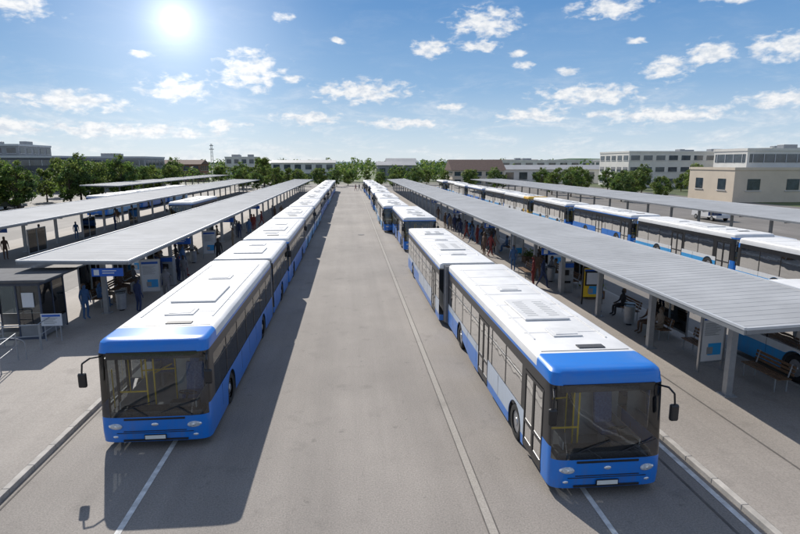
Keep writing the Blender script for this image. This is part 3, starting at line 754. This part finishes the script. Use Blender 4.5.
# ---------------------------------------------------------------- cars / vans
def make_car(van,colm,loc,label):
    r=empty("parked_van" if van else "parked_car",loc,label,"van" if van else "car","cars and vans parked in the yard")
    if van: prof=[(0,.45),(.0,.85),(.25,1.05),(1.0,1.25),(1.65,1.95),(2.0,2.1),(5.1,2.12),(5.25,1.9),(5.3,.45)]; W=.98; wy=(.95,4.25)
    else: prof=[(0,.4),(.02,.68),(.25,.82),(1.15,.95),(1.75,1.38),(2.2,1.46),(3.2,1.42),(3.85,1.02),(4.25,.95),(4.35,.4)]; W=.88; wy=(.85,3.5)
    q=MB(); n=len(prof)
    def ring(x,ins):
        for y,z in prof: q.v.append((x*(1-(.12 if z>1.0 else 0)),y+(ins if y<2 else -ins),z-(ins if z>.6 else 0)))
    ring(-W,.05);ring(-W*.94,0);ring(W*.94,0);ring(W,.05)
    for k in range(3):
        for i in range(n-1): q.f.append([k*n+i,k*n+i+1,(k+1)*n+i+1,(k+1)*n+i]); q.m.append(0)
    q.f.append(list(range(n))); q.m.append(0); q.f.append(list(range(3*n,4*n))[::-1]); q.m.append(0)
    q.build("body",[colm],r,smooth=30)
    def win(*a): 
        g=MB(); g.quad(*[(v[0],v[1],v[2]+.03) if abs(v[0])<.79 else v for v in a]); g.build("window",['black'],r)
    if van:
        win((-.78,1.05,1.30),(.78,1.05,1.30),(.74,1.60,1.93),(-.74,1.60,1.93))
        for s in(-1,1): win((s*.885,1.45,1.25),(s*.885,2.4,1.25),(s*.875,2.4,1.85),(s*.875,1.75,1.85))
    else:
        win((-.70,1.15,.99),(.70,1.15,.99),(.66,1.70,1.37),(-.66,1.70,1.37)); win((-.66,3.3,1.42),(.66,3.3,1.42),(.7,3.82,1.08),(-.7,3.82,1.08))
        for s in(-1,1): win((s*.80,1.4,1.0),(s*.80,3.6,1.0),(s*.785,3.15,1.35),(s*.785,1.9,1.35))
    for y in wy:
        for s in(-1,1):
            w=MB(); w.cyl((s*(W-.2),y,.33),(s*(W+.01),y,.33),.33,.33,18,0); w.cyl((s*(W+.01),y,.33),(s*(W+.02),y,.33),.2,.2,14,1); w.build("wheel",['rubber','rim'],r)
    for s in(-1,1):
        w=MB(); w.ell((s*W*.78,.03,.62 if not van else .85),.14,.05,.08); w.build("headlight",['chrome'],r)
    return r
cw=mat("car_white",(.7,.7,.7),rough=.3,coat=.5,var=.03); cg=mat("car_grey",(.16,.17,.18),rough=.3,coat=.5,var=.03)
van=make_car(True,cw,(29.6,33.5,0),"white delivery van parked in the yard")
dup(van,(46.5,66,0))
c1=make_car(False,cg,(-52,70,0),"grey hatchback parked in the yard"); c3=make_car(False,cw,(-55,84,0),"white hatchback parked in the yard")
for k in range(7): dup(rr.choice((c1,c3)),(-52-rr.choice((0,9)),76+k*3.2,0),R(90)+rr.uniform(-.03,.03))
# ---------------------------------------------------------------- trees
def make_tree(seed,h,w,lm,nc=56,nl=62,ls=.23):
    g=random.Random(seed)
    r=empty("tree",(0,0,0),"leafy broadleaf tree with rounded green crown","tree","trees around the terminal")
    q=MB(); q.cyl((0,0,-.1),(0,0,h*.35),.16*h/7,.11*h/7,9); q.cyl((0,0,h*.35),(.1,.1,h*.75),.11*h/7,.04,8)
    for k in range(8):
        a=g.uniform(0,6.28); z=h*g.uniform(.28,.6); q.cyl((0,0,z),(math.cos(a)*w*.6,math.sin(a)*w*.6,z+h*.22),.06*h/7,.015,6)
    q.build("trunk",['bark'],r,smooth=50)
    q=MB()
    for k in range(nc):
        u=Vector((g.gauss(0,1),g.gauss(0,1),g.gauss(0,1))).normalized(); rad=g.uniform(.35,1)**.6
        c=Vector((u.x*w*rad,u.y*w*rad,h*.54+u.z*h*.42*rad)); c.x*=1-.25*max(0,u.z); cr=g.uniform(.45,.95)*w*.34
        mi=g.choice((0,0,1,2)) if u.z<.2 else g.choice((0,1,1,2))
        for i in range(nl):
            d=Vector((g.gauss(0,1),g.gauss(0,1),g.gauss(0,.75))); d=d.normalized()*cr*g.uniform(.3,1.1); p=c+d
            a=(d.normalized()+Vector((g.uniform(-1,1),g.uniform(-1,1),g.uniform(-1,1)))*.9).normalized(); uu=a.orthogonal().normalized(); ww=a.cross(uu); s=ls*g.uniform(.6,1.2)
            q.quad(p-uu*s-ww*s*.15,p-ww*s*.55,p+uu*s+ww*s*.1,p+ww*s*.55,mi)
    q.build("crown",lm,r); return r
T=[make_tree(1,7.4,3.0,['leaf','leaf2','leaf3']),make_tree(2,8.0,2.8,['leaf3','leaf','leaf2']),make_tree(3,6.6,2.9,['leaf2','leaf','leaf3']),make_tree(4,8.4,2.3,['leaf2','leaf2','leaf'])]
tp=[(-53,96),(-50,90),(-61,96),(-58,84),(-49,104),(-49,108),(-66,88),(-70,100),(-50,116),(-47,122),(-49,128),(-57,112),(-75,110),(-24,150),(-30,162),(-20,158),(-14,158),(-36,192),(-47,138),(-62,128),(-9,172),(-4,178),(-.5,186),(6,200),(13,168),(20,165),(10,182),(30,176),(44,160),(52,150),(60,142),(47,128),(63,120),(56,112),(62,108),(77,120),(37,170),(72,134),(86,140),(95,150),(-80,96),(-84,120),(-16,198),(-30,196),(-52,172),(24,204),(46,196),(70,186),
 (-53,82),(-56,78),(-50,146),(-57,76),(-47,156),(-64,80),(-31,170),(-26,176),(-22,166),(-49,164),(-72,94),(-18,170),(-27,184),(-10,190),(16,190),(26,190),(34,158),(39,150),(54,128),(50,138),(66,126),(48,119),(-54,88),(-60,90),(-68,82),(52,104),(58,116),(-51,84),(-55,92),(-59,102),(-63,106),(-52,122),(-56,134),(-68,116),(-77,104),(-34,200),(-44,200),(-22,190),(-14,182),(56,160),(62,152),(68,144),(78,150)]
for i,(x,y) in enumerate(tp):
    s=rr.uniform(.78,1.2)*(.72 if -25<x<45 else (.8 if x>0 else 1)); t=T[i%4]
    if i<4: t.location=(x,y,0); t.scale=(s,s,s)
    else: dup(t,(x,y,-.01),rr.uniform(0,6.28),scale=(s*rr.uniform(.9,1.15),s*rr.uniform(.9,1.15),s))
def woods(name,n,xr,yr,hr,seed,nf=34,sc=.8,lab="distant belt of mixed green trees beyond the terminal"):
    g=random.Random(seed); q=MB()
    for k in range(n):
        x=g.uniform(*xr); y=g.uniform(*yr); h=g.uniform(*hr)
        for i in range(nf):
            mi=g.choice((0,0,1,2)); u=Vector((g.gauss(0,1),g.gauss(0,1),g.gauss(0,1))).normalized(); rd=g.uniform(.7,1.05); p=Vector((x+u.x*h*.45*rd,y+u.y*h*.45*rd,h*.52+u.z*h*.46*rd))
            a=(u+Vector((g.uniform(-1,1),g.uniform(-1,1),g.uniform(-1,1)))*.7).normalized(); uu=a.orthogonal().normalized(); ww=a.cross(uu); s=h*.16*sc
            q.quad(p-uu*s,p-ww*s*.6,p+uu*s,p+ww*s*.6,mi)
    o=q.build(name,['leaf','leaf2','leaf3']); o["kind"]="stuff"; o["label"]=lab; o["category"]="trees"; return o
woods("tree_belt",130,(-230,230),(218,234),(3.5,7.5),21,90,.6)
woods("tree_belt",380,(-420,420),(255,330),(5,8.5),11)
woods("tree_belt",520,(-700,800),(340,620),(6,10),12)
woods("tree_belt",110,(-190,-75),(126,230),(5,8.5),13,60,.7)
woods("tree_belt",70,(95,260),(188,260),(5,9),14)
woods("tree_belt",500,(-1200,1500),(640,1100),(9,15),15)
def hill(name,x0,x1,y,hmax,seed,m):
    q=MB(); n=90; rows=8
    for r_ in range(rows):
        for i in range(n+1):
            x=x0+(x1-x0)*i/n; t=math.sin(math.pi*i/n)**.6
            z=hmax*t*(.55+.35*noise.noise(Vector((x*.0022+seed,seed,0)))+.12*noise.noise(Vector((x*.02,seed,1))))*math.sin(math.pi*.5*r_/(rows-1))
            q.v.append((x,y+r_*60,max(-.5,z)))
    for r_ in range(rows-1):
        for i in range(n): a=r_*(n+1)+i; q.f.append([a,a+1,a+n+2,a+n+1]); q.m.append(0)
    structure(q.build(name,[m],smooth=60))
M['hillm']=mat("wooded_hill",(.10,.145,.10),rough=1,var=.35,scale=.03,spec=0); M['hillb']=mat("distant_hill_haze_tint",(.20,.26,.30),rough=1,var=.15,scale=.008,spec=0)  # far hill: aerial haze painted into the base colour, paler and bluer
hill("hill",-3000,3200,2600,28,7.1,'hillb'); hill("hill",120,1100,900,24,4.4,'hillm')
# ---------------------------------------------------------------- buildings
M['concrete']=mat("building_render_beige",(.66,.56,.44),rough=.85,var=.06,scale=.5,bump=.1)
M['whiteb']=mat("building_white_panels",(.72,.69,.63),rough=.7,var=.08,scale=.4)
M['greyb']=mat("building_grey_panels",(.32,.32,.32),rough=.6,var=.12,scale=.4)
M['darkb']=mat("building_dark_cladding",(.085,.09,.105),rough=.5,var=.2,scale=.4)
M['brick']=mat("building_brick",(.28,.15,.10),rough=.9,var=.2,scale=2)
M['tile']=mat("roof_tiles_brown",(.15,.095,.075),rough=.9,var=.25,scale=3)
M['win']=mat("window_glass_dark",(.05,.07,.09),rough=.08,var=.5,scale=.6,spec=.9)
def building(x0,x1,y0,y1,h,wall,label,floors=3,bay=3.2,roof='flat',name="office_building",ribbon=False,z0=0,plant=True,ww_=.6,wh=.52):
    cx,cy=(x0+x1)/2,(y0+y1)/2
    r=empty(name,(cx,cy,z0),label,"building"); W=x1-x0; D=y1-y0
    q=MB(); q.box(0,0,h/2,W,D,h,0); q.build("wall",[wall],r)
    fh=h/floors
    wn=MB(); fr=MB()
    def face(length,fn,cnt):
        for f in range(floors):
            zc=f*fh+fh*.55
            if ribbon: fn(wn,0,zc,length-1.0,fh*.5,0)
            for k in range(cnt):
                p=-length/2+(k+.5)*length/cnt
                if not ribbon: fn(wn,p,zc,length/cnt*ww_,fh*wh,0); fn(fr,p,zc-fh*(wh/2+.03),length/cnt*(ww_+.08),.12,.06)
                else: fn(fr,p,zc,.12,fh*.5,.05)
    def ff(mb,p,z,w,hh,o): mb.box(p,-D/2-.02-o,z,w,.08+o,hh,0)
    face(W,ff,max(1,int(W/bay)))
    for s in(-1,1):
        def fs(mb,p,z,w,hh,o,s=s): mb.box(s*(W/2+.02+o),p,z,.08+o,w,hh,0)
        face(D,fs,max(1,int(D/bay)))
    wn.build("window",['win'],r); fr.build("window_sill",['fascia'],r)
    if roof=='flat':
        q=MB()
        for s in(-1,1): q.box(0,s*(D/2-.05),h+.2,W+.3,.35,.5,0); q.box(s*(W/2-.05),0,h+.2,.35,D-.25,.5,0)
        q.box(0,0,h+.03,W-.2,D-.2,.06,1); q.build("parapet",[wall if wall in('concrete','whiteb') else 'fascia','greyb'],r)
        if plant:
            g=random.Random(int(x0*7+y0))
            for k in range(3): MB().box(g.uniform(-W*.35,W*.35),g.uniform(-D*.3,D*.3),h+.7,g.uniform(1.5,4),g.uniform(1.5,3),g.uniform(.9,1.5),0).build("rooftop_plant",['post'],r,bevel=.03)
    else:
        q=MB(); rh=roof; o=.5; a=W/2+o; b=D/2+o
        q.v+=[(-a,-b,h),(a,-b,h),(a,b,h),(-a,b,h),(-a,0,h+rh),(a,0,h+rh)]
        for f in((0,1,5,4),(2,3,4,5),(0,4,3),(1,2,5),(3,2,1,0)): q.f.append(list(f)); q.m.append(0)
        q.build("roof",['tile' if wall in('brick','concrete') else 'greyb'],r)
    return r
building(-120,-72,150,172,8.6,'darkb',"dark modern three storey office with ribbon windows",3,3,ribbon=True)
building(-98,-84,154,170,2.6,'greyb',"grey set back rooftop storey with windows",1,3,name="penthouse",z0=9.0)
building(-71,-55,160,176,8.6,'greyb',"grey office wing with ribbon windows",3,3,ribbon=True)
building(-150,-118,122,140,7.0,'darkb',"dark clad low office beside trees",2,3,ribbon=True)
building(71,110,99,113,6.0,'concrete',"beige rendered building with plain walls and few openings",1,7,plant=False,ww_=.32,wh=.34)
building(76,110,103,113,3.2,'whiteb',"glazed upper storey with flat overhanging roof",1,2.2,ribbon=True,z0=6.4,name="upper_storey_block")
building(84,128,165,185,10.4,'whiteb',"white panelled office with ribbon windows",3,4,ribbon=False,ww_=.7,wh=.4)
building(110,150,140,158,10.8,'whiteb',"pale office block with dark glazing bands",3,3,ribbon=True)
building(130,175,125,138,9.5,'concrete',"beige flat roofed office block",3,3)
building(33,50,180,192,5.0,'concrete',"cream house with brown pitched tile roof",2,3,roof=3.4,name="house")
building(55,100,200,214,5.0,'whiteb',"long low white warehouse with grey roof",1,5,roof=1.6,name="warehouse")
building(-32,-6,238,250,7.4,'whiteb',"long low white warehouse beyond the trees",2,4,roof=1.2,name="warehouse")
building(-50,-38,236,248,9.4,'whiteb',"small white office block",3,3)
building(-96,-60,236,250,6.8,'brick',"red brick industrial building",2,3.5,roof=1.8)
building(12,28,240,252,6.4,'greyb',"grey industrial shed with shallow roof",1,4,roof=1.6,name="warehouse")
building(62,110,250,266,8.2,'whiteb',"long pale distribution building",2,5,name="warehouse")
building(120,190,264,280,8.5,'greyb',"wide grey warehouse behind the offices",2,5,name="warehouse")
for k in range(12):
    x=-300+k*55+rr.uniform(-12,12); y=rr.uniform(332,420); h=rr.uniform(6.5,8.5)
    building(x,x+rr.uniform(14,36),y,y+14,h,rr.choice(('whiteb','greyb','brick','concrete')),"distant low building among trees",2,4,roof=rr.choice((1.6,2.4)),name="distant_building",plant=False)
mr_=empty("radio_mast",(-77,330,0),"slim steel lattice mast above the trees","mast")
q=MB()
for i in range(9):
    z0=i*2;z1=z0+2; w0=.9-.07*i; w1=.9-.07*(i+1)
    c0=[(w0*a,w0*b,z0) for a,b in((-1,-1),(1,-1),(1,1),(-1,1))]; c1=[(w1*a,w1*b,z1) for a,b in((-1,-1),(1,-1),(1,1),(-1,1))]
    for k in range(4): q.cyl(c0[k],c1[k],.07,n=5); q.cyl(c0[k],c1[(k+1)%4],.04,n=4)
q.build("lattice",['post'],mr_); q=MB(); q.box(0,0,15,2.6,.3,.4); q.box(0,0,17,2.0,.3,.4); q.build("antenna",['post'],mr_)
fe=empty("fence",(0,199,0),"low grey steel fence along the far edge of the yard","fence")
q=MB()
for x in range(-74,76,3):
    if -8<x<9: continue
    q.box(x,0,.7,.08,.08,1.4)
for s,a,b in((-1,-74,-8),(1,9,75)):
    for z in(.5,1.3): q.box((a+b)/2,0,z,b-a,.04,.05)
q.build("panel",['post'],fe)
# ---------------------------------------------------------------- world
W=bpy.data.worlds.new("World"); scene.world=W; W.use_nodes=True; nt=W.node_tree; nt.nodes.clear(); N=nt.nodes; L=nt.links
EL=36; AZ=-21
sky=N.new("ShaderNodeTexSky"); sky.sky_type='NISHITA'; sky.sun_disc=False; sky.sun_elevation=R(EL); sky.sun_rotation=R(AZ); sky.altitude=100; sky.air_density=1.0; sky.dust_density=.2; sky.ozone_density=1.2
def math_(op,a,b=None,c=None,clamp=False):
    n=N.new("ShaderNodeMath"); n.operation=op; n.use_clamp=clamp
    for i,v in enumerate((a,b,c)):
        if v is None: continue
        if isinstance(v,(int,float)): n.inputs[i].default_value=v
        else: L.new(v,n.inputs[i])
    return n.outputs[0]
def mrange(v,a,b,c,d,smooth=False):
    n=N.new("ShaderNodeMapRange"); n.inputs["From Min"].default_value=a; n.inputs["From Max"].default_value=b; n.inputs["To Min"].default_value=c; n.inputs["To Max"].default_value=d
    if smooth: n.interpolation_type='SMOOTHSTEP'
    L.new(v,n.inputs["Value"]); return n.outputs[0]
tc=N.new("ShaderNodeTexCoord"); sp=N.new("ShaderNodeSeparateXYZ"); L.new(tc.outputs["Generated"],sp.inputs[0])
az=math_('MULTIPLY',math_('ARCTAN2',sp.outputs[0],sp.outputs[1]),57.2958); el=math_('MULTIPLY',math_('ARCSINE',sp.outputs[2]),57.2958)
cmb=N.new("ShaderNodeCombineXYZ"); L.new(az,cmb.inputs[0]); L.new(el,cmb.inputs[1])
gr=N.new("ShaderNodeValToRGB"); L.new(mrange(el,0,60,0,1),gr.inputs[0])
cre=gr.color_ramp; cre.elements[0].position=0; cre.elements[0].color=(.68,.79,.89,1); cre.elements[1].position=1; cre.elements[1].color=(.06,.16,.40,1)
for p,c in((.05,(.50,.66,.84,1)),(.12,(.26,.46,.74,1)),(.24,(.115,.30,.62,1)),(.5,(.07,.20,.48,1))):
    e=cre.elements.new(p); e.color=c
clouds=[(-9.4,8.5,3.6,2.1),(13.2,13.0,3.8,1.5),(1.4,6.9,5.6,1.3),(-27.5,12.4,3.2,1.1),(24.4,13.6,3.6,1.1),(8.3,10.9,2.2,1.0),(12.6,10.9,2.5,.7),(23,6.3,6.2,1.1),(29.6,8.3,2.5,1.2),(32.8,9.2,2.6,1.2),(-24.6,5.2,5.4,1.1),(-15.8,6.7,3.8,1.3),(-3.9,4.3,3.8,.8),(18.3,4.5,4.4,.9),(38.2,9.3,3.2,1.2),(29.5,4.3,7.6,.9),(-6.0,13.3,1.2,.45),(-5.5,7.9,1.3,.5),(5.5,3.9,5,.6),(-20,2.9,10,.8),(39,5.2,4.2,1.0),(17,9.0,1.4,.5),(-30,3.0,6,.9),(-1,11.5,1.0,.35),(34,13.5,2.2,.7),(16.5,10.2,1.2,.35),(27,10.8,1.3,.4),(-12,3.6,3,.5),(10,5.4,2.0,.45),(21,8.4,1.4,.45),(-18.5,9.4,1.3,.4),(-36,8,6,2),(48,9,7,2.5),(60,14,10,3),(-55,12,9,3)]
fld=None
for a,e,w,h in clouds:
    s=N.new("ShaderNodeVectorMath"); s.operation='SUBTRACT'; L.new(cmb.outputs[0],s.inputs[0]); s.inputs[1].default_value=(a,e,0)
    m=N.new("ShaderNodeVectorMath"); m.operation='MULTIPLY'; L.new(s.outputs[0],m.inputs[0]); m.inputs[1].default_value=(1/w,1/h,0)
    l=N.new("ShaderNodeVectorMath"); l.operation='LENGTH'; L.new(m.outputs[0],l.inputs[0])
    v=math_('SUBTRACT',1.0,l.outputs["Value"]); fld=v if fld is None else math_('MAXIMUM',fld,v)
fld=math_('MAXIMUM',fld,-1.0)
def nz(scale,mp,det=8,rg=.58,dist=0):
    q=N.new("ShaderNodeMapping"); q.inputs["Scale"].default_value=mp; L.new(cmb.outputs[0],q.inputs[0])
    n=N.new("ShaderNodeTexNoise"); n.inputs["Scale"].default_value=scale; n.inputs["Detail"].default_value=det; n.inputs["Roughness"].default_value=rg; n.inputs["Distortion"].default_value=dist; L.new(q.outputs[0],n.inputs["Vector"]); return n.outputs["Fac"]
n1=nz(.70,(1,2.0,1),8,.56,.25)
v=math_('ADD',math_('MULTIPLY',fld,1.2),math_('MULTIPLY',math_('SUBTRACT',n1,.50),3.4))
cm=mrange(v,-.05,.95,0,1,True)
cm=math_('MULTIPLY',cm,math_('ADD',math_('MULTIPLY',fld,2.2),.9,None,True),None,True)
n2=nz(.16,(1,3.8,1),8,.66,.5)
cm2=math_('MULTIPLY',mrange(n2,.44,.75,0,1,True),mrange(el,1,9,.85,.07))
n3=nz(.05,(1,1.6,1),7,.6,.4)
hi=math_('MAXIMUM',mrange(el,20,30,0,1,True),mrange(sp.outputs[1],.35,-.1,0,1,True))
fill_clouds=math_('MULTIPLY',mrange(n3,.44,.62,0,1,True),hi)  # unseen clouds overhead and behind the camera, added to raise the fill light
cmask=math_('MAXIMUM',math_('MAXIMUM',cm,cm2),fill_clouds,None,True)
bg=N.new("ShaderNodeBackground"); L.new(sky.outputs[0],bg.inputs[0]); bg.inputs[1].default_value=.08
bg2=N.new("ShaderNodeBackground"); L.new(gr.outputs[0],bg2.inputs[0]); bg2.inputs[1].default_value=1.0
mb=N.new("ShaderNodeMixShader"); mb.inputs[0].default_value=.85; L.new(bg.outputs[0],mb.inputs[1]); L.new(bg2.outputs[0],mb.inputs[2])
cc=N.new("ShaderNodeMix"); cc.data_type='RGBA'; cc.inputs["A"].default_value=(.70,.76,.84,1); cc.inputs["B"].default_value=(1,1,1,1); L.new(mrange(nz(1.1,(1,1.8,1),6),.36,.58,0,1),cc.inputs["Factor"])
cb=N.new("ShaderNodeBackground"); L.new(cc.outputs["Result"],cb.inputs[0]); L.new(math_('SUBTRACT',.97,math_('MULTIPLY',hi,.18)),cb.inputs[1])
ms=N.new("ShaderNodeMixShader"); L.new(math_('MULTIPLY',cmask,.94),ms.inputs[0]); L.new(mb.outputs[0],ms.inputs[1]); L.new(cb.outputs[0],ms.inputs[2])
sd=Vector((-.3055,1.095,.2514)).normalized()
dt=N.new("ShaderNodeVectorMath"); dt.operation='DOT_PRODUCT'; L.new(tc.outputs["Generated"],dt.inputs[0]); dt.inputs[1].default_value=sd
d0=math_('MAXIMUM',dt.outputs["Value"],0.0)
gl=math_('ADD',math_('ADD',math_('MULTIPLY',math_('POWER',d0,14000.0),1.2),math_('MULTIPLY',math_('POWER',d0,1300.0),.55)),math_('MULTIPLY',math_('POWER',d0,90.0),.34))
gb=N.new("ShaderNodeBackground"); gb.inputs[0].default_value=(1,.99,.96,1); L.new(gl,gb.inputs[1])
ad=N.new("ShaderNodeAddShader"); L.new(ms.outputs[0],ad.inputs[0]); L.new(gb.outputs[0],ad.inputs[1])
wo=N.new("ShaderNodeOutputWorld"); L.new(ad.outputs[0],wo.inputs[0])
sl=bpy.data.lights.new("sun",'SUN'); sl.energy=5.0; sl.angle=R(.5); sl.color=(1,.95,.875)
so=bpy.data.objects.new("sun",sl); COL.objects.link(so)
d=Vector((math.sin(R(AZ))*math.cos(R(EL)),math.cos(R(AZ))*math.cos(R(EL)),math.sin(R(EL))))
so.rotation_euler=(-d).to_track_quat('-Z','Y').to_euler()
cd=bpy.data.cameras.new("camera"); cd.sensor_width=36; cd.lens=25.2; cd.clip_end=9000; cd.clip_start=.1
co=bpy.data.objects.new("camera",cd); COL.objects.link(co); co.location=(0,0,7.2); co.rotation_euler=(R(90-10.5),0,R(-5.1)); scene.camera=co
scene.view_settings.view_transform='Standard'; scene.view_settings.look='None'; scene.view_settings.exposure=0
